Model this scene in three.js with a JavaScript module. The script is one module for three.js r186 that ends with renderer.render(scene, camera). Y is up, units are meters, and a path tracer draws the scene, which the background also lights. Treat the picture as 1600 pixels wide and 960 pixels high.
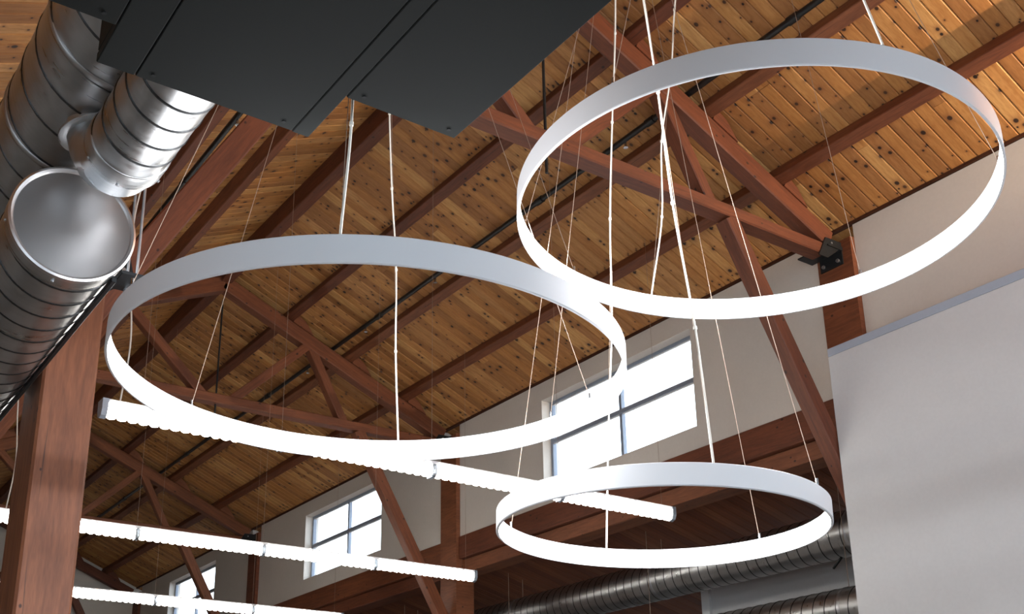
import * as THREE from 'three';
import { mergeGeometries } from 'three/addons/utils/BufferGeometryUtils.js';
import { RectAreaLightUniformsLib } from 'three/addons/lights/RectAreaLightUniformsLib.js';

// ---------------------------------------------------------------- camera, sky, exposure
RectAreaLightUniformsLib.init();
const scene = new THREE.Scene();
const EYE = 1.6;                       // height of the phone above the floor
const F = 1757.5;                      // focal length in pixels of the 1600 x 960 frame
const camera = new THREE.PerspectiveCamera(2 * Math.atan(480 / F) * 180 / Math.PI, 1600 / 960, 0.05, 200);
camera.position.set(0, EYE, 0);
camera.rotation.order = 'YXZ';
camera.rotation.set(0.33089, -0.61524, -0.01426);
camera.setViewOffset(1600, 960, 25.9, -198, 1600, 960);   // the photograph is the upper part of a larger frame
scene.background = new THREE.Color().setRGB(3.6, 4.2, 4.8);   // bright overcast daylight
const renderer = new THREE.WebGLRenderer({ antialias: true });
renderer.toneMapping = THREE.LinearToneMapping;
renderer.toneMappingExposure = 1.1;
renderer.shadowMap.enabled = true;

// ---------------------------------------------------------------- measures (fractions of the distance W to the clerestory wall)
const W = 7.46;
const S = 0.44;                        // roof slope
const RIDGE = 0.574;
const EAVE = 0.646;
const APEX = EAVE + S * (1 - RIDGE);
const BAY = 0.8225;
const TRUSS = [0, 1, 2, 3].map((k) => -0.7225 - BAY * k);
const ZFAR = -3.215, ZBACK = 0.8, XLEFT = -0.55;
const U = (x, y, z) => new THREE.Vector3(x * W, EYE + y * W, z * W);
const deckY = (x) => (x > RIDGE ? EAVE + S * (1 - x) : APEX - S * (RIDGE - x));
const COS = 1 / Math.hypot(1, S), SIN = S * COS;

// ---------------------------------------------------------------- random numbers, textures
function rng(seed) { let a = seed >>> 0; return () => { a = (a + 0x6d2b79f5) | 0; let t = Math.imul(a ^ (a >>> 15), 1 | a); t = (t + Math.imul(t ^ (t >>> 7), 61 | t)) ^ t; return ((t ^ (t >>> 14)) >>> 0) / 4294967296; }; }
const clamp = (v, a = 0, b = 1) => Math.min(b, Math.max(a, v));
function noise2(seed, px, py) {         // tiling value noise with periods px, py
  const r = rng(seed), g = new Float32Array(px * py); for (let i = 0; i < g.length; i++) g[i] = r();
  return (x, y) => {
    const xi = Math.floor(x), yi = Math.floor(y), fx = x - xi, fy = y - yi, sx = fx * fx * (3 - 2 * fx), sy = fy * fy * (3 - 2 * fy);
    const m = (a, n) => ((a % n) + n) % n, q = (i, j) => g[m(j, py) * px + m(i, px)];
    return (q(xi, yi) * (1 - sx) + q(xi + 1, yi) * sx) * (1 - sy) + (q(xi, yi + 1) * (1 - sx) + q(xi + 1, yi + 1) * sx) * sy;
  };
}
function texture(w, h, f, srgb = true) {
  const d = new Uint8Array(w * h * 4);
  for (let y = 0; y < h; y++) for (let x = 0; x < w; x++) { const c = f(x / w, y / h, x, y), o = (y * w + x) * 4; for (let k = 0; k < 3; k++) d[o + k] = clamp(c[k]) * 255; d[o + 3] = 255; }
  const t = new THREE.DataTexture(d, w, h, THREE.RGBAFormat);
  t.wrapS = t.wrapT = THREE.RepeatWrapping; t.magFilter = THREE.LinearFilter; t.minFilter = THREE.LinearMipmapLinearFilter; t.generateMipmaps = true;
  if (srgb) t.colorSpace = THREE.SRGBColorSpace; t.needsUpdate = true; return t;
}
const mix3 = (a, b, t) => [a[0] + (b[0] - a[0]) * t, a[1] + (b[1] - a[1]) * t, a[2] + (b[2] - a[2]) * t];
const hex = (h) => [(h >> 16) / 255, ((h >> 8) & 255) / 255, (h & 255) / 255];

// pine boards with knots: u along the board (3.6 m), v across it
function pineTexture(seed, light, dark) {
  const r = rng(seed), n1 = noise2(seed + 1, 24, 8), n2 = noise2(seed + 2, 90, 40), n3 = noise2(seed + 3, 6, 2), n4 = noise2(seed + 4, 220, 64);
  const knots = []; const count = 14 + Math.floor(r() * 12);
  for (let i = 0; i < count; i++) { const big = r(); knots.push([r(), 0.12 + 0.76 * r(), 0.0045 + 0.0095 * big * big, 0.6 + 0.5 * r()]); }
  return texture(1024, 64, (u, v) => {
    let bend = 0, k = 0, halo = 0;
    for (const [ku, kv, kr, ks] of knots) {
      let du = (u - ku) * 3.6; du -= Math.round(du / 3.6) * 3.6; const dv = (v - kv) * 0.115, rr = kr * 1.15;
      const d = Math.hypot(du * 0.75, dv);
      bend += Math.exp(-d * d / (rr * rr * 9)) * Math.sign(dv || 1) * 1.6; 
      k = Math.max(k, clamp((rr * 1.15 - d) / (rr * 0.35)) * ks); halo = Math.max(halo, Math.exp(-Math.pow(d / (rr * 2.1), 2)) * 0.55);
    }
    const g = n2(u * 90, v * 20 + bend * 2) * 0.35 + n1(u * 24, v * 8 + bend) * 0.45 + n4(u * 220, v * 64) * 0.2;
    let c = mix3(light, dark, clamp((g - 0.3) * 1.15));
    c = mix3(c, dark, (n3(u * 6, v * 2) - 0.5) * 0.5);
    c = mix3(c, hex(0x6b3a1c), halo * 0.8);
    return mix3(c, hex(0x1e0f08), clamp(k) * 0.93);
  });
}
const PINE = [
  [0xd69a58, 0xad6d33], [0xc98b4c, 0xa0642d], [0xdca462, 0xb6793e], [0xbd824b, 0x955d2a], [0xd09250, 0xa86931], [0xb47a43, 0x8b5729], [0xd49a5d, 0xa26a35],
].map(([a, b], i) => new THREE.MeshStandardMaterial({ name: 'knotty_pine', color: new THREE.Color(0.82, 0.82, 0.82), map: pineTexture(101 + i * 7, hex(a), hex(b)), roughness: 0.62 }));
function timberTexture(seed, light, dark) {
  const n1 = noise2(seed, 12, 40), n2 = noise2(seed + 1, 60, 128), n3 = noise2(seed + 2, 5, 6), n4 = noise2(seed + 3, 8, 10), r = rng(seed + 9);
  const kn = []; for (let i = 0; i < 9; i++) kn.push([r(), r(), 0.006 + 0.008 * r()]); const checks = []; for (let i = 0; i < 5; i++) checks.push([r(), r(), 0.04 + 0.1 * r()]);
  return texture(1024, 256, (u, v) => {
    const w = n4(u * 8, v * 10) * 0.08;
    const g = n1(u * 12, (v + w) * 40) * 0.5 + n2(u * 60, v * 128) * 0.3 + n3(u * 5, v * 6) * 0.3;
    let c = mix3(light, dark, clamp((g - 0.25) * 1.2)), k = 0;
    for (const [cu, cv, cl] of checks) { let du = Math.abs(u - cu); du = Math.min(du, 1 - du); k = Math.max(k, clamp(1 - du / cl) * clamp(1 - Math.abs(v - cv - w * 0.3) / 0.006)); }
    for (const [cu, cv, cr] of kn) { let du = Math.abs(u - cu); du = Math.min(du, 1 - du) * 2; let dv = Math.abs(v - cv); dv = Math.min(dv, 1 - dv) * 0.5; k = Math.max(k, clamp((cr - Math.hypot(du * 0.7, dv)) / 0.004)); }
    return mix3(c, hex(0x22100a), k * 0.75);
  });
}
const TIMBER = [[0x7d472a, 0x582d19], [0x855032, 0x5f341e], [0x733e25, 0x502817]].map(([a, b], i) => new THREE.MeshStandardMaterial({ name: 'stained_fir', map: timberTexture(301 + 11 * i, hex(a), hex(b)), roughness: 0.6 }));
const timberAt = (() => { const r = rng(77); return () => TIMBER[Math.floor(r() * TIMBER.length)]; })();
function paint(name, color, seed, rough = 0.85) {
  const a = noise2(seed, 16, 16), b = noise2(seed + 1, 128, 128), c = hex(color);
  const map = texture(256, 256, (u, v) => { const k = 1 + (a(u * 16, v * 16) - 0.5) * 0.01 + (b(u * 128, v * 128) - 0.5) * 0.016; return c.map((q) => q * k); });
  return new THREE.MeshStandardMaterial({ name, map, roughness: rough });
}
const M = {
  wall: paint('wall_paint', 0xd2cdc5, 11), partition: paint('partition_paint', 0xd0d2d4, 21), bandTone: paint('blue_grey_band', 0xa9b3c2, 25), floor: paint('concrete', 0xa09e9b, 31, 0.6),
  white: paint('white_trim', 0xe9ebec, 41, 0.5), frame: new THREE.MeshStandardMaterial({ name: 'window_aluminium', color: 0x8d97a6, roughness: 0.5, metalness: 0.1 }),
  glass: new THREE.MeshPhysicalMaterial({ name: 'pane_glass', color: 0xffffff, transmission: 1, thickness: 0, roughness: 0, ior: 1.45 }),
  black: new THREE.MeshStandardMaterial({ name: 'black_steel', color: 0x1d2023, roughness: 0.5, metalness: 0.3 }),
  pipe: new THREE.MeshStandardMaterial({ name: 'black_pipe', color: 0x141617, roughness: 0.38 }),
  chrome: new THREE.MeshStandardMaterial({ name: 'bright_metal', color: 0xc9ccd0, roughness: 0.22, metalness: 1 }),
  zinc: new THREE.MeshStandardMaterial({ name: 'zinc_bolt', color: 0xb9bcc0, roughness: 0.35, metalness: 0.9 }),
  band: new THREE.MeshStandardMaterial({ name: 'white_powder_coat', color: 0xd9dadd, roughness: 0.42 }),
  glow: new THREE.MeshStandardMaterial({ name: 'ring_light_diffuser', color: 0xf4f4f4, roughness: 0.5, emissive: 0xffffff, emissiveIntensity: 5 }),
  lens: new THREE.MeshStandardMaterial({ name: 'tube_light_lens', color: 0xf2f2f2, roughness: 0.3, emissive: 0xfffaf2, emissiveIntensity: 20 }),
  cord: new THREE.MeshStandardMaterial({ name: 'cord_jacket', color: 0xe6e1d6, roughness: 0.5 }),
  wire: new THREE.MeshStandardMaterial({ name: 'steel_wire', color: 0xa08c7c, roughness: 0.5, metalness: 0.7 }),
  unit: new THREE.MeshPhysicalMaterial({ name: 'charcoal_enamel', color: 0x1f2120, roughness: 0.8, specularIntensity: 0.25 }), seam: new THREE.MeshStandardMaterial({ name: 'seam_gasket', color: 0x0b0b0b, roughness: 0.9 }),
  clear: new THREE.MeshPhysicalMaterial({ name: 'clear_plastic', color: 0x9aa0a6, transmission: 0.35, thickness: 0, roughness: 0.25, ior: 1.49 }),
  capGrey: new THREE.MeshStandardMaterial({ name: 'grey_plastic', color: 0xb4bcc8, roughness: 0.5 }),
  darkWood: new THREE.MeshPhysicalMaterial({ name: 'dark_stain', map: timberTexture(401, hex(0x563524), hex(0x371f15)), roughness: 0.9, specularIntensity: 0.3 }),
  dark: new THREE.MeshStandardMaterial({ name: 'dark_wall', color: 0x2b2522, roughness: 0.8 }),
};
function metalMaterial(seed, color, base = 0.2) {   // galvanised sheet: streaks along the sheet's rolling direction
  const a = noise2(seed, 4, 160), b = noise2(seed + 1, 40, 40), s = noise2(seed + 2, 9, 11);
  const rough = texture(256, 512, (u, v) => { const k = base + 0.16 * a(u * 4, v * 160) + 0.08 * b(u * 40, v * 40) + 0.08 * s(u * 9, v * 11); return [k, k, k]; }, false);
  const map = texture(256, 512, (u, v) => { const k = 0.9 + 0.1 * (b(u * 40, v * 40) * 0.5 + s(u * 9, v * 11) * 0.5); return hex(color).map((q) => q * k); });
  return new THREE.MeshStandardMaterial({ name: 'galvanised_steel', map, roughness: 1, roughnessMap: rough, metalness: 1 });
}
M.duct = metalMaterial(501, 0xb9babb); M.capDisc = new THREE.MeshStandardMaterial({ name: 'galvanised_sheet', color: 0xc6c5c6, roughness: 0.32, metalness: 1 });
M.ductSeam = new THREE.MeshStandardMaterial({ name: 'seam_steel', color: 0x454647, roughness: 0.4, metalness: 1 });

// ---------------------------------------------------------------- building helpers
const taken = {};
function numbered(name) { const n = taken[name] ?? 0; taken[name] = n + 1; return n ? name + '_' + String(n).padStart(3, '0') : name; }
const shade = (o) => { o.castShadow = o.receiveShadow = true; return o; };
function thing(name, label, category, at = new THREE.Vector3(), group) {
  const g = new THREE.Group(); g.name = numbered(name); g.position.copy(at); g.userData = { label, category }; if (group) g.userData.group = group; scene.add(g); return g;
}
function struct(name, label, at = new THREE.Vector3()) { const g = new THREE.Group(); g.name = name; g.position.copy(at); g.userData = { label, kind: 'structure', category: name.split('_')[0] }; scene.add(g); return g; }
// a mesh whose geometry was laid out in world coordinates, under a parent that stands at parent.position
function part(parent, name, geo, mat, extra) {
  const root = worldOf(parent), g = geo.clone(); g.translate(-root.x, -root.y, -root.z);
  const m = shade(new THREE.Mesh(g, mat)); m.name = name; parent.add(m); if (extra) Object.assign(m.userData, extra); return m;
}
function worldOf(o) { const v = new THREE.Vector3(); for (let p = o; p && p !== scene; p = p.parent) v.add(p.position); return v; }
// extruded polygon along an axis: poly in (a, b), from p0 along dir for len; uv in metres (u along, v round), scaled by us, vs
function prism(poly, p0, dir, a, b, len, us = 0.5, vs = 2, uo = 0, vo = 0) {
  const pos = [], nor = [], uv = [], n = poly.length; const P = (q, t) => p0.clone().addScaledVector(a, q[0]).addScaledVector(b, q[1]).addScaledVector(dir, t);
  const push = (v, nn, u, w) => { pos.push(v.x, v.y, v.z); nor.push(nn.x, nn.y, nn.z); uv.push(u, w); };
  let area = 0; for (let i = 0; i < n; i++) { const q = poly[i], w = poly[(i + 1) % n]; area += q[0] * w[1] - w[0] * q[1]; }
  const flip = (area > 0) === (new THREE.Vector3().crossVectors(a, b).dot(dir) > 0) ? 1 : -1; let s = vo;
  for (let i = 0; i < n; i++) {
    const q = poly[i], w = poly[(i + 1) % n], e = Math.hypot(w[0] - q[0], w[1] - q[1]), so = area > 0 ? 1 : -1;
    const nn = new THREE.Vector3().addScaledVector(a, so * (w[1] - q[1]) / e).addScaledVector(b, -so * (w[0] - q[0]) / e);
    const A = P(q, 0), B = P(w, 0), C = P(w, len), D = P(q, len), s2 = s + e;
    const quad = flip > 0 ? [[A, 0, s], [B, 0, s2], [C, len, s2], [A, 0, s], [C, len, s2], [D, len, s]] : [[A, 0, s], [C, len, s2], [B, 0, s2], [A, 0, s], [D, len, s], [C, len, s2]];
    for (const [v, u, t] of quad) push(v, nn, u * us + uo, t * vs); s = s2;
  }
  for (const [t, sg] of [[0, -1], [len, 1]]) for (let i = 1; i < n - 1; i++) {
    const tri = [poly[0], poly[i], poly[i + 1]]; if (flip * sg < 0) tri.reverse();
    for (const q of tri) push(P(q, t), dir.clone().multiplyScalar(sg), q[0] * us + uo, q[1] * vs + vo);
  }
  const g = new THREE.BufferGeometry(); g.setAttribute('position', new THREE.Float32BufferAttribute(pos, 3)); g.setAttribute('normal', new THREE.Float32BufferAttribute(nor, 3)); g.setAttribute('uv', new THREE.Float32BufferAttribute(uv, 2)); return g;
}
const chamfer = (w, h, c) => [[-w / 2 + c, -h / 2], [w / 2 - c, -h / 2], [w / 2, -h / 2 + c], [w / 2, h / 2 - c], [w / 2 - c, h / 2], [-w / 2 + c, h / 2], [-w / 2, h / 2 - c], [-w / 2, -h / 2 + c]];
const AX = { x: new THREE.Vector3(1, 0, 0), y: new THREE.Vector3(0, 1, 0), z: new THREE.Vector3(0, 0, 1) };
const uvr = rng(909);
// a beam from p to q, wide along 'wide', deep across it, with eased edges
function beam(p, q, width, depth, wide = AX.z, c = 0.008, us = 0.5, vs = 2) {
  const dir = q.clone().sub(p), len = dir.length(); dir.normalize();
  const a = wide.clone().addScaledVector(dir, -wide.dot(dir)).normalize(), b = new THREE.Vector3().crossVectors(dir, a).normalize();
  return prism(chamfer(width, depth, c), p, dir, a, b, len, us, vs, uvr(), uvr());
}
function box(x0, x1, y0, y1, z0, z1, c = 0.004, us = 0.5, vs = 0.5) {   // world metres
  const w = x1 - x0, h = y1 - y0; c = Math.min(c, w / 4, h / 4);
  return prism(chamfer(w, h, c), new THREE.Vector3((x0 + x1) / 2, (y0 + y1) / 2, z0), AX.z, AX.x, AX.y, z1 - z0, us, vs, 0, 0);
}
const ubox = (x0, x1, y0, y1, z0, z1, c, us, vs) => box(x0 * W, x1 * W, EYE + y0 * W, EYE + y1 * W, Math.min(z0, z1) * W, Math.max(z0, z1) * W, c, us, vs);
function clean(g) { g = g.index ? g.toNonIndexed() : g; for (const k of Object.keys(g.attributes)) if (!['position', 'normal', 'uv'].includes(k)) g.deleteAttribute(k); return g; }
const merge = (list) => mergeGeometries(list.map(clean));
function rod(p, q, r, seg = 10) {
  const d = q.clone().sub(p), g = new THREE.CylinderGeometry(r, r, d.length(), seg);
  g.applyQuaternion(new THREE.Quaternion().setFromUnitVectors(AX.y, d.clone().normalize())); g.translate((p.x + q.x) / 2, (p.y + q.y) / 2, (p.z + q.z) / 2); return g;
}
const tube = (pts, r, n = 24, seg = 7) => new THREE.TubeGeometry(new THREE.CatmullRomCurve3(pts, false, 'catmullrom', 0.5), n, r, seg);
function bolt(at, dir, r = 0.012, h = 0.012) { return rod(at, at.clone().addScaledVector(dir, h), r, 6); }

// ---------------------------------------------------------------- roof deck: boards run from eave to ridge
const BOARD = 0.116;
function roofSlope(name, label, side, zVisible0, zVisible1, seed) {
  // side +1: slope towards the clerestory wall; -1: slope over the camera's side
  const top = struct(name, label, U(RIDGE, APEX, -1.2));
  const length = side > 0 ? (1.04 - RIDGE) * W / COS : (RIDGE - XLEFT) * W / COS;
  const dir = new THREE.Vector3(side * COS, -SIN, 0), up = new THREE.Vector3(side * SIN, COS, 0), r = rng(seed);
  const cross = (w, t, c) => [[-w / 2 + c, 0], [w / 2 - c, 0], [w / 2, c], [w / 2, t], [-w / 2, t], [-w / 2, c]];
  const shape = cross(BOARD - 0.003, 0.03, 0.0075), made = {};
  const boardGeo = (start, len) => {          // v 0..1 across the face that looks down
    const key = start.toFixed(2) + '/' + len.toFixed(2); if (made[key]) return made[key];
    const g = prism(shape, new THREE.Vector3().addScaledVector(dir, start), dir, AX.z, up, len, 1 / 3.6, 1 / 0.1285, start / 3.6, 0); return (made[key] = g);
  };
  const joints = [0.33, 0.52, 0.76].map((k) => Math.round(k * length * 100) / 100), rest = [];
  let n = 0;
  for (let z = ZBACK * W; z > ZFAR * W; z -= BOARD) {
    const zc = z - BOARD / 2, seen = zc < zVisible0 * W && zc > zVisible1 * W, split = r() < 0.4;
    const cuts = split && seen ? [0, joints[Math.floor(r() * 3)], length] : [0, length];
    for (let i = 0; i < cuts.length - 1; i++) {
      const g = boardGeo(cuts[i], cuts[i + 1] - cuts[i] - (i < cuts.length - 2 ? 0.002 : 0)), drop = (r() - 0.5) * 0.002;
      if (seen && n < 298) {
        const m = shade(new THREE.Mesh(g, PINE[Math.floor(r() * PINE.length)])); m.name = 'board'; m.position.set(0, drop, zc - top.position.z); top.add(m); n++;
      } else { const c = g.clone(); c.translate(0, 0, zc - top.position.z); rest.push(c); }
    }
  }
  const s = shade(new THREE.Mesh(merge(rest), PINE[1])); s.name = 'boards'; s.userData.kind = 'stuff'; top.add(s);
  const z0 = ZFAR * W - 0.3;
  part(top, 'roof_slab', prism([[0, 0.032], [length + 0.1, 0.032], [length + 0.1, 0.2], [0, 0.2]], new THREE.Vector3(RIDGE * W, EYE + APEX * W, z0), AX.z, dir, up, ZBACK * W - z0 + 0.3, 1, 1), M.darkWood);
}
roofSlope('ceiling', 'knotty pine board ceiling sloping down to the clerestory wall', 1, -0.36, ZFAR, 1201);
roofSlope('ceiling_001', 'shaded pine board ceiling of the opposite roof slope', -1, -0.6, ZFAR, 1301);

// ---------------------------------------------------------------- shell
{
  const floor = struct('floor', 'concrete floor below the picture', new THREE.Vector3(0, 0, 0));
  part(floor, 'slab', box(XLEFT * W - 0.3, 1.95 * W, -0.2, 0, (ZFAR - 0.05) * W, ZBACK * W + 0.3, 0.004, 0.3, 0.3), M.floor);
  const wl = struct('wall_left', 'painted side wall outside the picture', U(XLEFT, 0, -1.2).setY(0));
  const lx0 = XLEFT * W - 0.2, lx1 = XLEFT * W, ltop = EYE + deckY(XLEFT) * W + 0.05, lp = [box(lx0, lx1, 0, 0.8, ZFAR * W, ZBACK * W), box(lx0, lx1, 2.9, ltop, ZFAR * W, ZBACK * W)]; let lf = ZBACK * W;
  [0.3, -0.45].forEach((z, i) => {
    const z1 = z * W, z0 = z1 - 1.1; lp.push(box(lx0, lx1, 0.8, 2.9, z1, lf)); lf = z0; const v = struct('window_' + (15 + i), 'side window left of the picture', new THREE.Vector3(lx1, 0.8, (z0 + z1) / 2));
    part(v, 'frame', merge([box(lx1 - 0.12, lx1 - 0.07, 0.8, 0.85, z0, z1), box(lx1 - 0.12, lx1 - 0.07, 2.85, 2.9, z0, z1), box(lx1 - 0.12, lx1 - 0.07, 0.85, 2.85, z0, z0 + 0.05), box(lx1 - 0.12, lx1 - 0.07, 0.85, 2.85, z1 - 0.05, z1)]), M.frame);
    part(v, 'pane', box(lx1 - 0.1, lx1 - 0.096, 0.85, 2.85, z0 + 0.05, z1 - 0.05, 0.0005), M.glass);
  });
  lp.push(box(lx0, lx1, 0.8, 2.9, ZFAR * W, lf)); part(wl, 'panel', merge(lp), M.wall);
  // gable end wall, cut to the roof line
  const gable = (z, t, mat, name, label) => {
    const w = struct(name, label, new THREE.Vector3(RIDGE * W, 0, z)); const e = 0.02;
    const poly = [[XLEFT * W, 0], [1.92 * W, 0], [1.92 * W, EYE + 0.44 * W], [1.03 * W, EYE + 0.44 * W], [1.03 * W, EYE + deckY(1.03) * W + e], [RIDGE * W, EYE + APEX * W + e], [XLEFT * W, EYE + deckY(XLEFT) * W + e]];
    return { w, poly };
  };
  const far = gable(ZFAR * W - 0.2, 0.2, M.wall, 'wall_far', 'painted gable end wall behind the farthest truss');
  part(far.w, 'panel', shapeGeo(far.poly, [], ZFAR * W - 0.2, 0.2), M.wall);
  const back = gable(ZBACK * W, 0.2, M.wall, 'wall_back', 'gable end wall behind the photographer with tall windows');
  const lo = 0.5, hi = 4.1, holes = [-0.5, -0.13, 0.24, 0.61].map((x) => [[x * W, lo], [(x + 0.32) * W, lo], [(x + 0.32) * W, hi], [x * W, hi]]);
  part(back.w, 'panel', shapeGeo(back.poly, holes, ZBACK * W, 0.2), M.wall);
  holes.forEach((h, i) => {
    const x0 = h[0][0], x1 = h[1][0], w = struct('window_' + (5 + i), 'tall daylight window behind the photographer', new THREE.Vector3((x0 + x1) / 2, lo, ZBACK * W + 0.1));
    part(w, 'frame', shapeGeo(h, [[[x0 + 0.05, lo + 0.05], [x1 - 0.05, lo + 0.05], [x1 - 0.05, hi - 0.05], [x0 + 0.05, hi - 0.05]]], ZBACK * W + 0.07, 0.06), M.frame);
    part(w, 'pane', box(x0 + 0.05, x1 - 0.05, lo + 0.05, hi - 0.05, ZBACK * W + 0.098, ZBACK * W + 0.102, 0.0005), M.glass);
  });
}
function shapeGeo(poly, holes, z, t) {
  const s = new THREE.Shape(poly.map(([x, y]) => new THREE.Vector2(x, y))); for (const h of holes) s.holes.push(new THREE.Path(h.map(([x, y]) => new THREE.Vector2(x, y))));
  const g = new THREE.ExtrudeGeometry(s, { depth: t, bevelEnabled: false }); g.translate(0, 0, z); return g;
}
// clerestory wall, one window in each bay
const WIN = { y0: 0.476, y1: 0.613, z0: -0.1435, z1: -0.4675 };
{
  const wall = struct('wall_right', 'warm grey clerestory wall with a window in each bay', U(1, 0.44, -1.2));
  const top = EAVE - 0.004, x0 = 1, x1 = 1.03, low = 0.43; const pieces = [];
  const edges = [ZBACK, ...TRUSS.flatMap((t) => [t + 0.0245, t - 0.0245]), ZFAR];
  for (let i = 0; i < edges.length - 1; i += 2) {
    const a = edges[i], b = edges[i + 1], win = i / 2 < 4 ? [WIN.z0 - BAY * (i / 2), WIN.z1 - BAY * (i / 2)] : null;
    if (!win) { pieces.push(ubox(x0, x1, low, top, b, a, 0.0003)); continue; }
    pieces.push(ubox(x0, x1, low, WIN.y0, b, a, 0.0003), ubox(x0, x1, WIN.y1, top, b, a, 0.0003), ubox(x0, x1, WIN.y0, WIN.y1, win[0], a, 0.0003), ubox(x0, x1, WIN.y0, WIN.y1, b, win[1], 0.0003));
  }
  part(wall, 'drywall', merge(pieces), M.wall);
  const trim = struct('trim_1', 'thin dark strip where the clerestory wall meets the boards', U(1, EAVE, -1.2));
  part(trim, 'strip', prism([[-0.014, -0.022], [0.03, -0.022], [0.03, -0.004], [-0.014, 0.002]], U(1, EAVE, ZFAR), AX.z, AX.x, AX.y, (ZBACK - ZFAR) * W), M.darkWood);
  for (let k = 0; k < 4; k++) {
    const za = (WIN.z0 - BAY * k) * W, zb = (WIN.z1 - BAY * k) * W, y0 = EYE + WIN.y0 * W, y1 = EYE + WIN.y1 * W, xg = W + 0.12, d = 0.05;
    const w = struct('window_' + (k + 1), ['clerestory window of the bay beside the camera', 'large bright clerestory window behind the right rings', 'clerestory window crossed by the second tube light', 'small far clerestory window at the lower left'][k], new THREE.Vector3(xg, y0, (za + zb) / 2));
    const fr = 0.036, ym = y0 + (y1 - y0) * 0.53, zm = (za + zb) / 2;
    const fb = (ya, yb, z0, z1) => box(xg, xg + d, ya, yb, Math.min(z0, z1), Math.max(z0, z1), 0.004);
    part(w, 'frame', merge([fb(y0, y0 + fr, zb, za), fb(y1 - fr, y1, zb, za), fb(y0 + fr, y1 - fr, zb, zb + fr), fb(y0 + fr, y1 - fr, za - fr, za)]), M.frame);
    part(w, 'meeting_rail', fb(ym - 0.022, ym + 0.022, zb + fr, za - fr), M.frame); 
    part(w, 'mullion', merge([fb(y0 + fr, ym - 0.022, zm - 0.02, zm + 0.02), fb(ym + 0.022, y1 - fr, zm - 0.02, zm + 0.02)]), M.frame);
    for (const [ya, yb] of [[y0 + fr, ym - 0.022], [ym + 0.022, y1 - fr]]) for (const [z0, z1] of [[zb + fr, zm - 0.02], [zm + 0.02, za - fr]]) {
      part(w, 'glazing_bead', merge([box(xg + 0.01, xg + 0.03, ya, ya + 0.012, z0, z1, 0.002), box(xg + 0.01, xg + 0.03, yb - 0.012, yb, z0, z1, 0.002)]), M.white);
      part(w, 'pane', box(xg + 0.024, xg + 0.028, ya, yb, z0, z1, 0.0005), M.glass);
    }
  }
}
// partition in front of the first post
{
  const p = struct('wall_partition', 'plain pale grey partition filling the lower right', U(0.975, 0, -0.3).setY(0));
  const top = EYE + 0.4792 * W, low = EYE + 0.4702 * W;
  part(p, 'drywall', box(0.947 * W, W - 0.08, 0, low, -0.7125 * W, ZBACK * W, 0.006), M.partition);
  part(p, 'top_band', box(0.947 * W - 0.002, W - 0.08, low + 0.0005, top, -0.7125 * W, ZBACK * W, 0.003), M.bandTone, { label: 'darker blue grey band along the top edge' });  // flush strip in a darker blue grey than the face below
}
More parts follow.
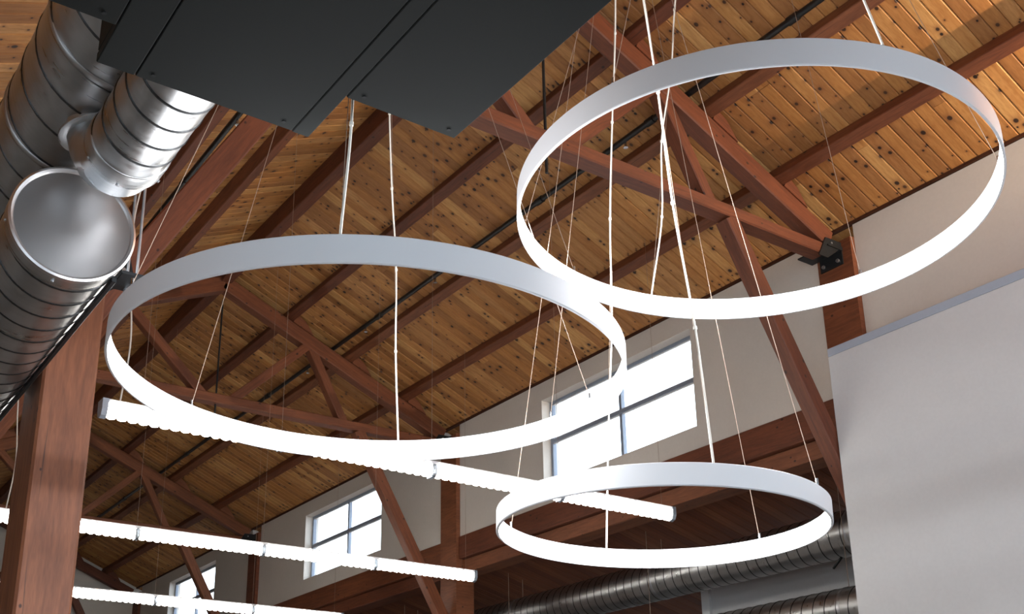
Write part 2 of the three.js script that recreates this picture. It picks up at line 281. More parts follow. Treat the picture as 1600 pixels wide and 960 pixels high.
// side aisle to the right, under a lower roof
{
  const c = struct('ceiling_002', 'lower board ceiling of the side aisle', U(1.3, 0.4, -1.2)); const sl = 0.27, x0 = 1.036, x1 = 1.92;
  const dir = new THREE.Vector3(1, -sl, 0).normalize(), up = new THREE.Vector3(sl, 1, 0).normalize(), start = U(x0, 0.425, ZFAR), len = (x1 - x0) * W * Math.hypot(1, sl), r = rng(5);
  const geo = prism([[0.004, 0], [0.144, 0], [0.148, 0.004], [0.148, 0.03], [0, 0.03], [0, 0.004]], new THREE.Vector3(), dir, AX.z, up, len, 1 / 3.6, 1 / 0.16);
  const list = [];
  for (let i = 0; i * 0.15 < (ZBACK - ZFAR) * W; i++) {
    const z = ZFAR * W + i * 0.15; if (z > -2.6 * W && z < -0.7 * W) { const m = shade(new THREE.Mesh(geo, TIMBER[(i * 2 + (i >> 2)) % 3])); m.name = 'board'; m.position.set(x0 * W - c.position.x, start.y - c.position.y, z - c.position.z); c.add(m); } else { const g = geo.clone(); g.translate(x0 * W, start.y, z); list.push(g); }
  }
  part(c, 'boards', merge(list), TIMBER[0], { kind: 'stuff' });
  part(c, 'roof_slab', prism([[0, 0.032], [len, 0.032], [len, 0.2], [0, 0.2]], start, AX.z, dir, up, (ZBACK - ZFAR) * W), M.darkWood);
  const w = struct('wall_aisle', 'dark outer wall of the side aisle', U(1.9, 0, -1.2).setY(0));
  const zs = [-1.3], ya = 0.9, yb = 2.5, xa = 1.88 * W, xb = 1.92 * W, pieces = [box(xa, xb, 0, ya, ZFAR * W, ZBACK * W), box(xa, xb, yb, EYE + 0.2 * W, ZFAR * W, ZBACK * W)]; let from = ZBACK * W;
  zs.forEach((z, i) => {
    const z1 = z * W, z0 = z1 - 2.8; pieces.push(box(xa, xb, ya, yb, z1, from)); from = z0;
    const v = struct('window_' + (9 + i), 'added side aisle window below the picture, for duct highlights', new THREE.Vector3(xa, ya, (z0 + z1) / 2));  // unseen window, added so daylight puts highlights on the aisle ducts
    part(v, 'frame', merge([box(xa + 0.1, xa + 0.15, ya, ya + 0.05, z0, z1), box(xa + 0.1, xa + 0.15, yb - 0.05, yb, z0, z1), box(xa + 0.1, xa + 0.15, ya + 0.05, yb - 0.05, z0, z0 + 0.05), box(xa + 0.1, xa + 0.15, ya + 0.05, yb - 0.05, z1 - 0.05, z1)]), M.frame);
    part(v, 'pane', box(xa + 0.12, xa + 0.124, ya + 0.05, yb - 0.05, z0 + 0.05, z1 - 0.05, 0.0005), M.glass);
  });
  pieces.push(box(xa, xb, ya, yb, ZFAR * W, from)); part(w, 'panel', merge(pieces), M.wall);
  const b = struct('wall_bulkhead', 'grey bulkhead between the two aisle ducts', U(1.27, 0.2, -0.6));
  part(b, 'drywall', ubox(1.25, 1.3, 0.15, 0.33, -1.205, ZBACK, 0.006), M.partition);
  part(b, 'end_board', ubox(1.246, 1.3, 0.15, 0.332, -1.222, -1.206, 0.004), M.white);
}

// ---------------------------------------------------------------- posts, header beams, trusses, purlins
const nth = ['nearest', 'second', 'third', 'farthest'];
TRUSS.forEach((t, k) => {
  const at = U(1.005, 0, t).setY(0), label = ['square timber post between wall panels under the black bracket', 'tall timber post at the picture centre below the left ring', 'timber post between the two smaller clerestory windows', 'timber post in the far corner at the lower left'][k];
  const p = thing('timber_post', label, 'post', at, 'posts along the clerestory wall');
  part(p, 'shaft', box(W - 0.055, W + 0.2, 0, EYE + (EAVE - 0.02) * W, (t - 0.0245) * W + 0.003, (t + 0.0245) * W - 0.003, 0.008, 0.5, 2).clone(), TIMBER[k % 3]);
});
{
  const p = thing('timber_post', 'big reddish timber post in the left foreground beside the ducts', 'post', U(0.1627, 0, -0.7225).setY(0));
  part(p, 'shaft', beam(U(0.1627, 0, -0.7225).setY(0), U(0.1627, deckY(0.1627) - 0.025, -0.7225), 0.365, 0.247, AX.z, 0.012, 0.5, 2), TIMBER[1]);
  for (const k of [1, 2, 3]) {
    const q = thing('timber_post', ['', 'left row post under the second truss', 'left row post under the third truss', 'left row post under the farthest truss'][k], 'post', U(0.1627, 0, TRUSS[k]).setY(0), 'posts of the left row');
    part(q, 'shaft', beam(U(0.1627, 0, TRUSS[k]).setY(0), U(0.1627, deckY(0.1627) - 0.025, TRUSS[k]), 0.365, 0.247, AX.z, 0.012, 0.5, 2), TIMBER[k % 3]);
  }
}
[[ZBACK, TRUSS[0]], [TRUSS[0], TRUSS[1]], [TRUSS[1], TRUSS[2]], [TRUSS[2], TRUSS[3]]].forEach(([a, b], k) => {
  const label = ['header beam hidden behind the grey partition', 'timber header beam under the large clerestory window', 'timber header beam under the second clerestory window', 'timber header beam under the far clerestory window'][k];
  if (k === 0) return;
  const h = thing('header_beam', label, 'beam', U(1.01, 0.407, (a + b) / 2), 'header beams under the clerestory wall');
  const z0 = (b + 0.0255) * W, z1 = (a - 0.0255) * W;
  part(h, 'upper_timber', box(W - 0.025, W + 0.25, EYE + 0.407 * W, EYE + 0.4445 * W, z0, z1, 0.008, 0.5, 2), TIMBER[(k + 1) % 3]);
  part(h, 'lower_timber', box(W + 0.03, W + 0.3, EYE + 0.384 * W, EYE + 0.406 * W, z0, z1, 0.008, 0.5, 2), TIMBER[k % 3]);
});
const PH = 0.0165 * W, PW = 0.0145 * W;     // purlin depth and width
const PX = [0.8985, 0.7915, 0.684];          // where the purlins' uphill faces meet the boards
const chordTop = 0.0195, chordDepth = 0.175;
TRUSS.forEach((t, k) => {
  const tr = thing('roof_truss', ['nearest timber truss, lit orange behind the big right ring', 'second timber truss, seen through the left ring', 'third timber truss, above the upper row of tube light', 'farthest dark timber truss against the end wall'][k], 'truss', U(RIDGE, 0.585, t), 'roof trusses');
  const mat = TIMBER[(k + 2) % 3], X = (x) => 2 * RIDGE - x, thick = 0.145;
  for (const m of [(x) => x, X]) {
    const off = chordTop + chordDepth / 2 / COS / W;
    part(tr, 'top_chord', beam(U(m(RIDGE), APEX - off, t), U(m(0.978), deckY(0.978) - off, t), thick, chordDepth, AX.z, 0.01), mat);
    const w = (a, b, d, n, th = 0.12) => part(tr, n, beam(U(m(a[0]), a[1], t), U(m(b[0]), b[1], t), th, d, AX.z, 0.008), mat);
    w([0.592, 0.606], [0.718, 0.728], 0.105, 'web');
    w([0.727, 0.725], [0.789, 0.61], 0.105, 'web');
    w([0.816, 0.602], [0.985, 0.304], 0.14, 'knee_brace', 0.13);
    for (const px of PX) {                    // cleat block downhill of each purlin
      const sgn = m(1) > m(0.9) ? 1 : -1, d = new THREE.Vector3(sgn * COS, -SIN, 0), up = new THREE.Vector3(sgn * SIN, COS, 0), o = U(m(px), deckY(px), t).addScaledVector(AX.z, -0.08), pw = PW;
      part(tr, 'cleat', prism([[pw + 0.003, -PH - 0.012], [pw + 0.3, -PH - 0.012], [pw + 0.14, -0.035], [pw + 0.003, -0.01]], o, AX.z, d, up, 0.16, 0.5, 2), mat);
    }
    const sg = m(1) > m(0.9) ? 1 : -1, sx = new THREE.Vector3(sg, 0, 0), fx = U(m(1), 0, t).x - sg * 0.056; // black steel heel bracket on post and chord
    const at = (y, dz) => new THREE.Vector3(fx, EYE + y * W, t * W + dz);
    const bk = part(tr, 'bracket', merge([
      prism([[-0.31, -0.1], [-0.2, -0.1], [-0.0, 0.05], [0.0, 0.1], [-0.2, 0.095]], at(0.609, 0.074), AX.z, sx, AX.y, 0.012),
      prism([[-0.19, 0], [0, 0], [0, 0.035], [-0.19, 0.012]], at(0.6115, -0.235), AX.z, sx, AX.y, 0.33),
      prism([[-0.012, 0], [0, 0], [0, 0.125], [-0.012, 0.125]], at(0.5952, -0.145), AX.z, sx, AX.y, 0.235),
    ]), M.black);
    for (const dz of [-0.105, 0.045]) part(bk, 'bolt', bolt(at(0.601, dz).addScaledVector(sx, -0.012), sx.clone().negate(), 0.017, 0.016), M.zinc);
    part(bk, 'bolt', bolt(at(0.616, 0.086).addScaledVector(sx, -0.14), AX.z, 0.01), M.zinc);
    if (k === 0 && sg < 0) {                  // steel plate where the knee brace meets the big post
      const kp = part(tr, 'brace_plate', prism([[-0.05, -0.11], [0.07, -0.02], [0.04, 0.09], [-0.04, 0.06]], U(0.1912, 0.3575, t).addScaledVector(AX.z, 0.07), AX.z, AX.x, AX.y, 0.012), M.black);
      for (const d of [-0.03, 0.03]) part(kp, 'bolt', bolt(U(0.1925, 0.356, t).add(new THREE.Vector3(0, d, 0.082)), AX.z, 0.012), M.zinc);
    }
  }
  part(tr, 'tie_beam', beam(U(X(0.964), 0.608, t), U(0.964, 0.608, t), 0.145, 0.0145 * W, AX.z, 0.01), mat);
  part(tr, 'king_rod', rod(U(RIDGE, APEX - 0.06, t), U(RIDGE, 0.575, t), 0.011, 8), M.black);
});
{
  const names = ['nearest the clerestory wall', 'beside the black pipe on the right slope', 'below the ridge on the right slope'], left = ['lowest on the left slope, behind the ducts', 'in the middle of the left slope beside its black pipe', 'just left of the ridge beam'];
  for (const side of [1, -1]) PX.forEach((px, i) => {
    const x = side > 0 ? px : 2 * RIDGE - px, d = new THREE.Vector3(side * COS, -SIN, 0), up = new THREE.Vector3(side * SIN, COS, 0), at = U(x, deckY(x), -1.2);
    const p = thing('purlin', 'long timber purlin ' + (side > 0 ? names : left)[i], 'purlin', at, 'purlins under the roof boards');
    const c = 0.006, z0 = ZFAR * W;
    part(p, 'timber', prism([[0, -0.002], [0, -PH + c], [c, -PH], [PW - c, -PH], [PW, -PH + c], [PW, -0.002]], U(x, deckY(x), ZFAR), AX.z, d, up, (ZBACK - ZFAR) * W, 0.5, 2, i * 0.3, i * 0.2), TIMBER[(i + (side > 0 ? 0 : 1)) % 3]);
  });
  const r = thing('ridge_beam', 'deep timber ridge beam above the left ring', 'beam', U(RIDGE, APEX, -1.2));
  part(r, 'timber', beam(U(RIDGE, APEX - 0.0175, ZFAR), U(RIDGE, APEX - 0.0175, ZBACK), 0.13, 0.22, AX.x, 0.008), TIMBER[2]);
}
// sprinkler pipes under the boards
for (const side of [1, -1]) {
  const x = side > 0 ? 0.7665 : 2 * RIDGE - 0.7665, y = 0.7365, zEnd = ZFAR + 0.03;
  const p = thing('sprinkler_pipe', side > 0 ? 'long black sprinkler pipe under the right roof slope' : 'black sprinkler pipe under the left roof slope near the duct', 'pipe', U(x, y, -1.2));
  part(p, 'run', rod(U(x, y, ZBACK - 0.01), U(x, y, zEnd), 0.026, 14), M.pipe);
  for (let z = -0.36; z > -3.1; z -= 0.205) {
    part(p, 'coupling', rod(U(x, y, z), U(x, y, z - 0.012), 0.034, 14), M.pipe);
    const b = U(x, y, z - 0.05), h = part(p, 'sprinkler_head', rod(b.clone().add(new THREE.Vector3(0.012, -0.025, 0)), b.clone().add(new THREE.Vector3(0.012, -0.07, 0)), 0.011, 8), M.chrome);
    part(h, 'deflector', rod(b.clone().add(new THREE.Vector3(0.012, -0.07, 0)), b.clone().add(new THREE.Vector3(0.012, -0.074, 0)), 0.022, 12), M.chrome);
  }
}

// ---------------------------------------------------------------- ring lights
const RINGS = [
  { c: [3.0992, 2.237, -2.6143], tilt: [0.0282, -0.0041], R: 0.92, h: 0.104, label: 'large glowing ring light at the upper right, hung highest', wires: [[[2.936, 2.342, -3.52], [2.331, 5.359, -4.085]], [[2.515, 2.355, -3.323], [3.292, 5.781, -2.841]], [[2.207, 2.367, -2.402], [2.793, 5.562, -1.97]], [[4.005, 2.315, -2.787], [3.805, 6.007, -3.089]], [[3.692, 2.327, -1.909], [3.309, 5.789, -2.721]]], cords: [[[3.379, 2.33, -3.492], [3.739, 5.978, -3.154], 0.03], [[2.793, 2.353, -1.748], [2.522, 5.443, -2.241], 0.008]] },
  { c: [1.7947, 1.4795, -3.3011], tilt: [0.016, 0.0029], R: 0.9, h: 0.092, label: 'large glowing ring light at the left, below the dark unit', wires: [[[1.434, 1.58, -4.125], [2.141, 5.275, -3.911]], [[0.9, 1.586, -3.215], [1.988, 5.208, -3.052]], [[2.684, 1.557, -3.152], [1.928, 5.181, -3.831]], [[2.689, 1.558, -3.413], [3.121, 5.706, -3.084]]], cords: [[[1.282, 1.578, -2.562], [1.349, 4.927, -2.531], 0.02], [[2.328, 1.565, -4.027], [2.22, 5.31, -4.089], 0.018]] },
  { c: [2.8395, 0.9971, -2.9618], tilt: [0.0203, 0.0081], R: 0.607, h: 0.079, label: 'small glowing ring light at the lower centre, hung lowest', wires: [[[2.531, 1.087, -3.483], [3.079, 5.688, -3.085]], [[3.444, 1.064, -3.026], [3.129, 5.71, -3.376]], [[3.026, 1.068, -2.383], [2.556, 5.458, -2.967]]], cords: [[[3.058, 1.076, -3.528], [3.266, 5.77, -3.341], 0.012], [[2.567, 1.077, -2.419], [2.383, 5.382, -2.616], 0.012]] },
];
const V = (a) => new THREE.Vector3(a[0], a[1] + EYE, a[2]);
for (const [i, r] of RINGS.entries()) {
  const c = V(r.c), g = thing('ring_light', r.label, 'ring light', c, 'suspended ring lights'), t = 0.011, ri = r.R - t / 2, ro = r.R + t / 2, h = r.h, e = 0.003;
  const tilt = new THREE.Quaternion().setFromUnitVectors(AX.y, new THREE.Vector3(r.tilt[0], 1, r.tilt[1]).normalize());   // none hangs perfectly level
  const lathe = (pts) => { const l = new THREE.LatheGeometry(pts.map(([x, y]) => new THREE.Vector2(x, y)), 160); l.applyQuaternion(tilt); l.translate(c.x, c.y, c.z); return l; };
  // the channel: outer wall, lips above and below, open towards the inside
  const loop = [[ri + 0.002, 0], [ro - e, 0], [ro, e], [ro, h - e], [ro - e, h], [ri + 0.002, h], [ri + 0.002, h - 0.004], [ro - 0.002, h - 0.004], [ro - 0.002, 0.004], [ri + 0.002, 0.004], [ri + 0.002, 0]];
  const flat = []; for (let k = 0; k < loop.length - 1; k++) flat.push(lathe([loop[k], loop[k + 1]]));
  part(g, 'outer_band', merge(flat), M.band);
  part(g, 'diffuser', lathe([[ri + 0.003, h - 0.0042], [ri + 0.0005, h - 0.006], [ri + 0.0005, 0.006], [ri + 0.003, 0.0042]].reverse()), M.glow, { label: 'glowing white inner face' });
  const n = 20;
  for (let k = 0; k < n; k++) {                 // the light of the diffuser, leaving its face inwards
    const a = (k + 0.5) / n * Math.PI * 2, l = new THREE.RectAreaLight(0xf8fbff, 46, 2 * Math.PI * ri / n * 0.98, h - 0.016);
l.position.set(Math.cos(a) * (ri - 0.013), h / 2, Math.sin(a) * (ri - 0.013)).applyQuaternion(tilt); l.name = 'ring_glow';
    l.quaternion.setFromEuler(new THREE.Euler(0, Math.PI / 2 - a, 0)).premultiply(tilt);   // an area light shines along its own -z
    g.add(l);
  }
  part(g, 'joint_screw', bolt(new THREE.Vector3(c.x - ri + 0.003, c.y + h * 0.55, c.z - 0.02), AX.x, 0.006, 0.006), M.zinc);
  for (const [a, b] of r.wires) { part(g, 'suspension_wire', rod(V(a), V(b), 0.0013, 6), M.wire); part(g, 'wire_gripper', rod(V(a), V(a).add(new THREE.Vector3(0, 0.022, 0)), 0.005, 8), M.chrome); }
  const rr = rng(40 + i);
  for (const [a, b, wob] of r.cords) {
    const p = V(a), q = V(b), d = q.clone().sub(p), pts = [p.clone()];
    for (let k = 1; k < 9; k++) pts.push(p.clone().addScaledVector(d, k / 9).add(new THREE.Vector3((rr() - 0.5) * wob * 2, 0, (rr() - 0.5) * wob * 2))); pts.push(q);
    part(g, 'power_cord', tube(pts, 0.0042, 60), M.cord); part(g, 'suspension_wire', rod(p, q, 0.0012, 6), M.wire);
    for (let k = 1; k < 9; k++) part(g, 'cord_clip', rod(pts[k].clone().add(new THREE.Vector3(0, -0.006, 0)), pts[k].clone().add(new THREE.Vector3(0, 0.006, 0)), 0.0068, 8), M.cord);
  }
}

// ---------------------------------------------------------------- straight tube lights across the nave
[[-0.924, 'tube light running from behind the left ring to the small ring'], [-1.337, 'tube light behind the big post, crossing the second clerestory window'], [-1.749, 'lowest tube light at the bottom left']].forEach(([zz, label], i) => {
  const x0 = 0.245 * W, x1 = 0.902 * W, y = EYE + 0.3295 * W, z = zz * W, g = thing('tube_light', label, 'tube light', new THREE.Vector3(RIDGE * W, y, z), 'tube lights across the nave'), secs = 4, L = (x1 - x0) / secs;
  part(g, 'housing', box(x0, x1, y + 0.076, y + 0.1, z - 0.046, z + 0.046, 0.006), M.band);
  for (let s = 0; s < secs; s++) {
    const a = x0 + s * L + 0.02, b = x0 + (s + 1) * L - 0.02, n = Math.round((b - a) / 0.068), pos = [], idx = [], seg = 10, per = 8;
    for (let j = 0; j <= n * per; j++) { const f = j / per, w = Math.abs(Math.sin(Math.PI * f)), r = 0.034 + 0.022 * Math.sqrt(w), x = a + (b - a) * f / n; for (let k = 0; k <= seg; k++) { const q = Math.PI * k / seg; pos.push(x, y + 0.045 + 0.031 - Math.sin(q) * (r + 0.04), z + Math.cos(q) * r); } }
    for (let j = 0; j < n * per; j++) for (let k = 0; k < seg; k++) { const o = j * (seg + 1) + k; idx.push(o, o + 1, o + seg + 1, o + 1, o + seg + 2, o + seg + 1); }
    const lens = new THREE.BufferGeometry(); lens.setAttribute('position', new THREE.Float32BufferAttribute(pos, 3)); lens.setIndex(idx); lens.computeVertexNormals();
    part(g, 'lens', lens, M.lens);
    const l = new THREE.RectAreaLight(0xfffaf2, 22, L - 0.04, 0.036); l.position.set((a + b) / 2 - RIDGE * W, 0.0008, 0); l.rotation.x = -Math.PI / 2; l.name = 'tube_glow'; g.add(l);
    if (s) { const xj = x0 + s * L, cp = part(g, 'coupler', merge([box(xj - 0.02, xj + 0.02, y - 0.014, y + 0.076, z - 0.05, z + 0.05, 0.02)]), M.clear); for (const d of [-0.014, 0.014]) part(cp, 'clip', box(xj + d - 0.004, xj + d + 0.004, y - 0.024, y + 0.01, z - 0.034, z + 0.034, 0.002), M.capGrey); }
  }
  for (const [x, s] of [[x0, -1], [x1, 1]]) part(g, 'end_cap', prism([[-0.052, 0.03], [-0.036, -0.01], [0, -0.024], [0.036, -0.01], [0.052, 0.03], [0.052, 0.1], [-0.052, 0.1]].map(([a, b]) => [a, b]), new THREE.Vector3(x + (s < 0 ? -0.02 : -0.018), y, z), AX.x, AX.z, AX.y, 0.038), s < 0 ? M.capGrey : M.clear);
  for (const f of [0.05, 0.25, 0.5, 0.75, 0.98]) { const x = x0 + (x1 - x0) * f; part(g, 'suspension_wire', rod(new THREE.Vector3(x, y + 0.09, z), new THREE.Vector3(x, EYE + deckY(x / W) * W, z), 0.0014, 6), M.wire); }
  const xc = x0 + 0.1, top = EYE + deckY(xc / W) * W, pts = []; for (let k = 0; k <= 6; k++) pts.push(new THREE.Vector3(xc + 0.03 * Math.sin(k * 1.7) * (k < 6 && k ? 1 : 0), y + 0.095 + (top - y - 0.095) * k / 6, z));
  part(g, 'power_cord', tube(pts, 0.006, 40), M.cord);
});

// ---------------------------------------------------------------- ducts and the dark unit at the upper left
function spiralDuct(parent, a, b, r, pitch, phase = 0, mat = M.duct) {
  const d = b.clone().sub(a), len = d.length(); d.normalize();
  const g = new THREE.CylinderGeometry(r, r, len, 64, 1, true); { const uv = g.attributes.uv; for (let i = 0; i < uv.count; i++) uv.setXY(i, uv.getX(i) * 2 * Math.PI * r, uv.getY(i) * len); }
  const q = new THREE.Quaternion().setFromUnitVectors(AX.y, d), mid = a.clone().add(b).multiplyScalar(0.5); g.applyQuaternion(q); g.translate(mid.x, mid.y, mid.z);
  const body = part(parent, 'sheet', g, mat);
  const turns = len / pitch, n = Math.ceil(turns * 36), pos = [], idx = [];       // raised lock seam winding round the sheet
  for (let i = 0; i <= n; i++) { const f = i / n, an = f * turns * 2 * Math.PI + phase; for (const [dr, dl] of [[0, -0.006], [0.0035, -0.0035], [0.0035, 0.0035], [0, 0.006]]) { const v = new THREE.Vector3(Math.cos(an) * (r + dr), clamp(-len / 2 + f * len + dl, -len / 2, len / 2), Math.sin(an) * (r + dr)).applyQuaternion(q).add(mid); pos.push(v.x, v.y, v.z); } }
  for (let i = 0; i < n; i++) for (let k = 0; k < 3; k++) { const o = i * 4 + k; idx.push(o, o + 4, o + 1, o + 1, o + 4, o + 5); }
  const s = new THREE.BufferGeometry(); s.setAttribute('position', new THREE.Float32BufferAttribute(pos, 3)); s.setIndex(idx); s.computeVertexNormals();
  part(body, 'spiral_seam', s, M.ductSeam); return body;
}
function ringBand(a, d, r, w, t) { const g = new THREE.LatheGeometry([[r, 0], [r + t, 0.002], [r + t, w - 0.002], [r, w]].map(([x, y]) => new THREE.Vector2(x, y)), 64); g.applyQuaternion(new THREE.Quaternion().setFromUnitVectors(AX.y, d)); g.translate(a.x, a.y, a.z); return g; }
const NZ = new THREE.Vector3(0, 0, -1);
{
  // big duct
  const Y = 0.352, bx = 0.317 * Y, br = 0.0945 * Y * W, z0 = -0.3616, g = thing('spiral_duct', 'widest galvanised spiral duct at the top left edge', 'duct', U(bx, Y, z0));
  spiralDuct(g, U(bx, Y, z0), U(bx, Y, -3.1), br, 0.2, 1.0);
  for (const z of [-0.452, -0.538]) part(g, 'joint_collar', ringBand(U(bx, Y, z), NZ, br, 0.03, 0.006), M.duct);
  // branch duct with elbow turning up into the big duct
  const y = 0.30, x = 0.123, r = 0.0185 * W, ze = -0.468, s = thing('branch_duct', 'shiny short branch duct with an elbow into the wide duct', 'duct', U(x, y, -0.3616));
  spiralDuct(s, U(x, y, -0.3616), U(x, y, ze), r, 0.122, 2.2);
  part(s, 'joint_collar', ringBand(U(x, y, ze + 0.006), NZ, r, 0.085, 0.006), M.duct);
  const to = new THREE.Vector3(bx - x, Y - y, 0).normalize(), bend = 0.15, c = U(x, y, ze - 0.006), pts = [], gores = 4;
  const centre = c.clone().addScaledVector(to, bend); for (let k = 0; k <= gores; k++) { const a = k / gores * Math.PI / 2; pts.push(centre.clone().addScaledVector(to, -Math.cos(a) * bend).addScaledVector(NZ, Math.sin(a) * bend)); }
  const ringAt = (k, rad) => { const a = k / gores * Math.PI / 2, n = NZ.clone().multiplyScalar(Math.cos(a)).addScaledVector(to, Math.sin(a)), u = new THREE.Vector3().crossVectors(n, AX.x).normalize(), v = new THREE.Vector3().crossVectors(n, u).normalize(), out = []; for (let i = 0; i < 40; i++) { const q = i / 40 * 2 * Math.PI; out.push(pts[k].clone().addScaledVector(u, Math.cos(q) * rad).addScaledVector(v, Math.sin(q) * rad)); } return out; };
  for (let k = 0; k < gores; k++) { const A = ringAt(k, r), B = ringAt(k + 1, r), pos = [], idx = [], uv = []; for (let i = 0; i < 40; i++) { pos.push(...A[i].toArray(), ...B[i].toArray()); uv.push(i / 40, 0, i / 40, 0.1); } for (let i = 0; i < 40; i++) { const a = 2 * i, b = 2 * ((i + 1) % 40); idx.push(a, a + 1, b, b, a + 1, b + 1); } const q = new THREE.BufferGeometry(); q.setAttribute('position', new THREE.Float32BufferAttribute(pos, 3)); q.setAttribute('uv', new THREE.Float32BufferAttribute(uv, 2)); q.setIndex(idx); q.computeVertexNormals(); part(s, 'elbow_gore', q, M.duct); }
  const end = pts[gores], tip = end.clone().addScaledVector(to, 0.14);
  part(s, 'tap_collar', rodOpen(end, tip, r), M.duct);
  part(s, 'tap_flange', ringBand(end.clone().addScaledVector(to, -0.012), to, r, 0.014, 0.028), M.duct);
  for (const a of [0.6, 1.7, 2.6]) part(s, 'screw', bolt(U(x, y, ze - 0.003).add(new THREE.Vector3(Math.cos(-a) * (r + 0.006), Math.sin(-a) * (r + 0.006), 0)), new THREE.Vector3(Math.cos(-a), Math.sin(-a), 0), 0.006, 0.006), M.zinc);
  // capped duct beside the big post
  const T = 0.52, cx = 0.2192 * T, cy = 0.5388 * T, cr = 0.0566 * T * W, d = thing('capped_duct', 'spiral duct with a round end cap facing the camera', 'duct', U(cx, cy, -T));
  spiralDuct(d, U(cx, cy, -T), U(cx, cy, -3.1), cr, 0.14, 0.4);
  part(d, 'joint_collar', ringBand(U(cx, cy, -T + 0.0008), NZ, cr, 0.075, 0.006), M.duct);
  const prof = [[0, 0], [cr - 0.012, 0], [cr - 0.008, 0.007], [cr, 0.012], [cr + 0.008, 0.008], [cr + 0.008, -0.014], [cr, -0.014]], faces = [];   // a flat pan with a raised rim
  for (let k = 0; k < prof.length - 1; k++) { const l = new THREE.LatheGeometry([prof[k + 1], prof[k]].map(([a, b]) => new THREE.Vector2(a, b)), 64); if (k === 0) { const p = l.attributes.position, uv = l.attributes.uv; for (let i = 0; i < p.count; i++) uv.setXY(i, p.getX(i) * 1.2 + 0.4, p.getZ(i) * 1.2 + 0.3); } faces.push(l); }
  const disc = merge(faces); disc.rotateX(Math.PI / 2); disc.translate(cx * W, EYE + cy * W, -T * W + 0.008);
  part(d, 'end_cap', disc, M.capDisc, { label: 'flat round galvanised end cap' });
  for (const a of [0.2, 1.75, 3.0, 4.6]) part(d, 'screw', bolt(new THREE.Vector3(cx * W + Math.cos(-a) * (cr + 0.006), EYE + cy * W + Math.sin(-a) * (cr + 0.006), -T * W - 0.03), new THREE.Vector3(Math.cos(-a), Math.sin(-a), 0), 0.006, 0.006), M.zinc);
  // steel rail on threaded rods that carries the capped duct past the post
  const tz = thing('duct_hanger', 'black steel rail on threaded rods along the capped duct', 'hanger', U(0.145, 0.262, -0.7)), xr = 0.1466;
  part(tz, 'rail', ubox(0.1365, 0.1388, 0.2575, 0.2605, -1.6, -0.5235, 0.002), M.black);
  part(tz, 'foot_plate', box(0.1389 * W, xr * W + 0.045, EYE + 0.261 * W - 0.012, EYE + 0.261 * W, -0.5355 * W, -0.5155 * W, 0.002), M.black);
  for (const [xx, zz] of [[xr + 0.002, -0.5245], [xr - 0.0004, -0.5325]]) { const p = U(xx, 0.261, zz); part(tz, 'threaded_rod', rod(p.clone().add(new THREE.Vector3(0, -0.03, 0)), U(xx, deckY(xx), zz), 0.0055, 8), M.zinc); part(tz, 'nut', rod(p.clone().add(new THREE.Vector3(0, -0.026, 0)), p.clone().add(new THREE.Vector3(0, -0.012, 0)), 0.01, 6), M.zinc); }
  // the dark unit that the ducts leave
  const P = 0.262, uy0 = EYE + P * W, uy1 = EYE + 0.405 * W, unit = thing('air_handler', 'large charcoal air handling unit with panel seams overhead', 'air handler', U(0.57 * P, P, -0.2)), zf = 0.1 * W;
  const panels = [[0.16, 0.3055, 1.287], [0.3065, 0.36, 1.378], [0.361, 0.6015, 1.378], [0.6025, 0.6305, 1.38], [0.6315, 0.819, 1.257]];
  panels.forEach(([a, b, zb]) => {
    const x0 = a * P * W, x1 = b * P * W, zb2 = -zb * P * W, pn = part(unit, 'bottom_panel', box(x0, x1, uy0, uy0 + 0.03, zb2, zf, 0.003, 0.5, 0.5), M.unit);
    if (b - a > 0.1) for (const xx of [x0 + 0.04, x1 - 0.04]) part(pn, 'screw', rod(new THREE.Vector3(xx, uy0 - 0.003, zb2 + 0.03), new THREE.Vector3(xx, uy0 + 0.002, zb2 + 0.03), 0.006, 8), M.seam);
    part(unit, 'casing', box(x0, x1, uy0 + 0.031, uy1, zb2 + 0.006, zf, 0.004, 0.5, 0.5), M.unit);
  });
  for (const xx of [0.62 * P * W, 0.25 * P * W]) for (const z of [-0.15 * W, 0.05 * W]) part(unit, 'hanger_rod', rod(new THREE.Vector3(xx, uy1, z), new THREE.Vector3(xx, EYE + deckY(xx / W) * W, z), 0.006, 8), M.zinc);
}
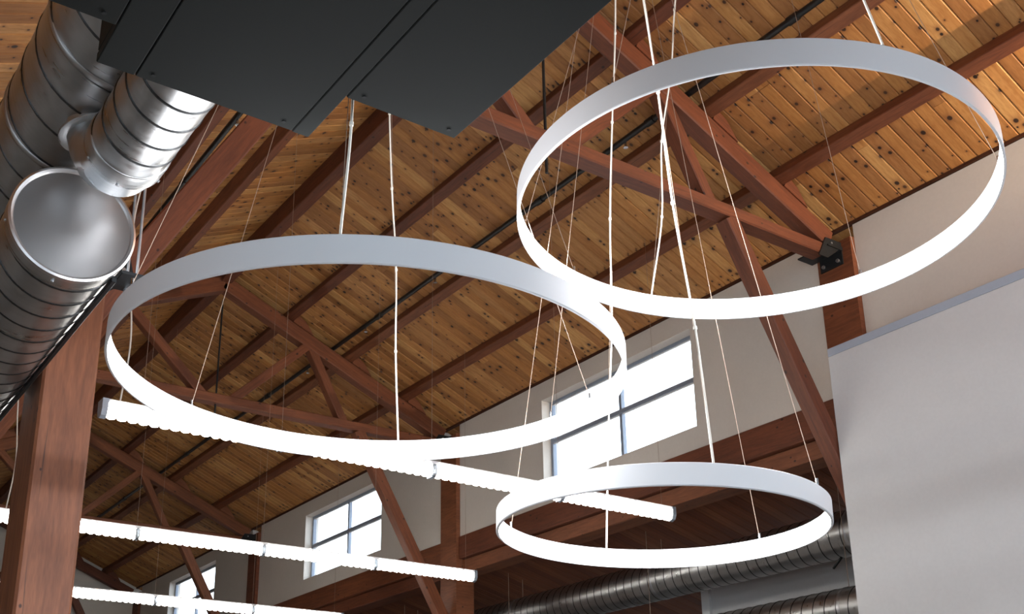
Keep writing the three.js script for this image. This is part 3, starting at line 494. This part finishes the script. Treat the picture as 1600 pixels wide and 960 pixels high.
function rodOpen(a, b, r) { const d = b.clone().sub(a), g = new THREE.CylinderGeometry(r, r, d.length(), 40, 1, true); g.applyQuaternion(new THREE.Quaternion().setFromUnitVectors(AX.y, d.clone().normalize())); g.translate((a.x + b.x) / 2, (a.y + b.y) / 2, (a.z + b.z) / 2); return g; }
// aisle ducts
[[1.15, 0.333, 0.029, 'long spiral duct behind the small ring', -3.15], [1.12, 0.233, 0.026, 'lower spiral duct at the bottom right corner', -3.15]].forEach(([x, y, r, label, ze], i) => {
  const g = thing('aisle_duct', label, 'duct', U(x, y, -0.6), 'ducts in the side aisle');
  spiralDuct(g, U(x, y, -0.5), U(x, y, ze), r * W, 0.13, i);
  if (!i) part(g, 'clamp', rod(U(1.133, 0.3, -0.868), U(1.138, 0.2905, -0.8855), 0.013, 8), M.black);
  for (let z = -0.85; z > -3; z -= 0.35) { part(g, 'hanger_strap', ringBand(U(x, y, z), NZ, r * W, 0.03, 0.004), M.zinc); const top = U(x, 0.425 - 0.27 * (x - 1.036), z - 0.002); part(g, 'hanger_wire', rod(U(x, y + r, z - 0.002), top, 0.003, 6), M.wire); }
});

// ---------------------------------------------------------------- wall uplight out of the picture, whose light falls on the near boards
{
  const p = U(0.97, 0.585, -0.13), g = thing('wall_uplight', 'small wall uplight on the clerestory wall outside the picture', 'wall lamp', new THREE.Vector3(W, p.y, p.z));
  part(g, 'bracket', box(p.x + 0.02, W, p.y - 0.12, p.y - 0.06, p.z - 0.05, p.z + 0.05, 0.006), M.black);
  part(g, 'bowl', (() => { const l = new THREE.LatheGeometry([[0, -0.13], [0.06, -0.12], [0.1, -0.06], [0.115, 0.0], [0.108, 0.0], [0.092, -0.055], [0.055, -0.108], [0, -0.115]].map(([a, b]) => new THREE.Vector2(a, b)), 32); l.translate(p.x - 0.05, p.y, p.z); return l; })(), M.black);
  const b = new THREE.SphereGeometry(0.025, 16, 12); b.translate(p.x - 0.05, p.y - 0.03, p.z); part(g, 'bulb', b, M.lens);
  const l = new THREE.SpotLight(0xffe2c0, 66, 0, 1.25, 0.35, 2); l.position.set(p.x - 0.05 - W, 0.005, 0); l.target.position.set(p.x - 0.05 - W - 1.3, 1.6, -3.0); l.castShadow = true; l.shadow.radius = 0.8; l.name = 'uplight_beam'; g.add(l, l.target);
}

renderer.render(scene, camera);
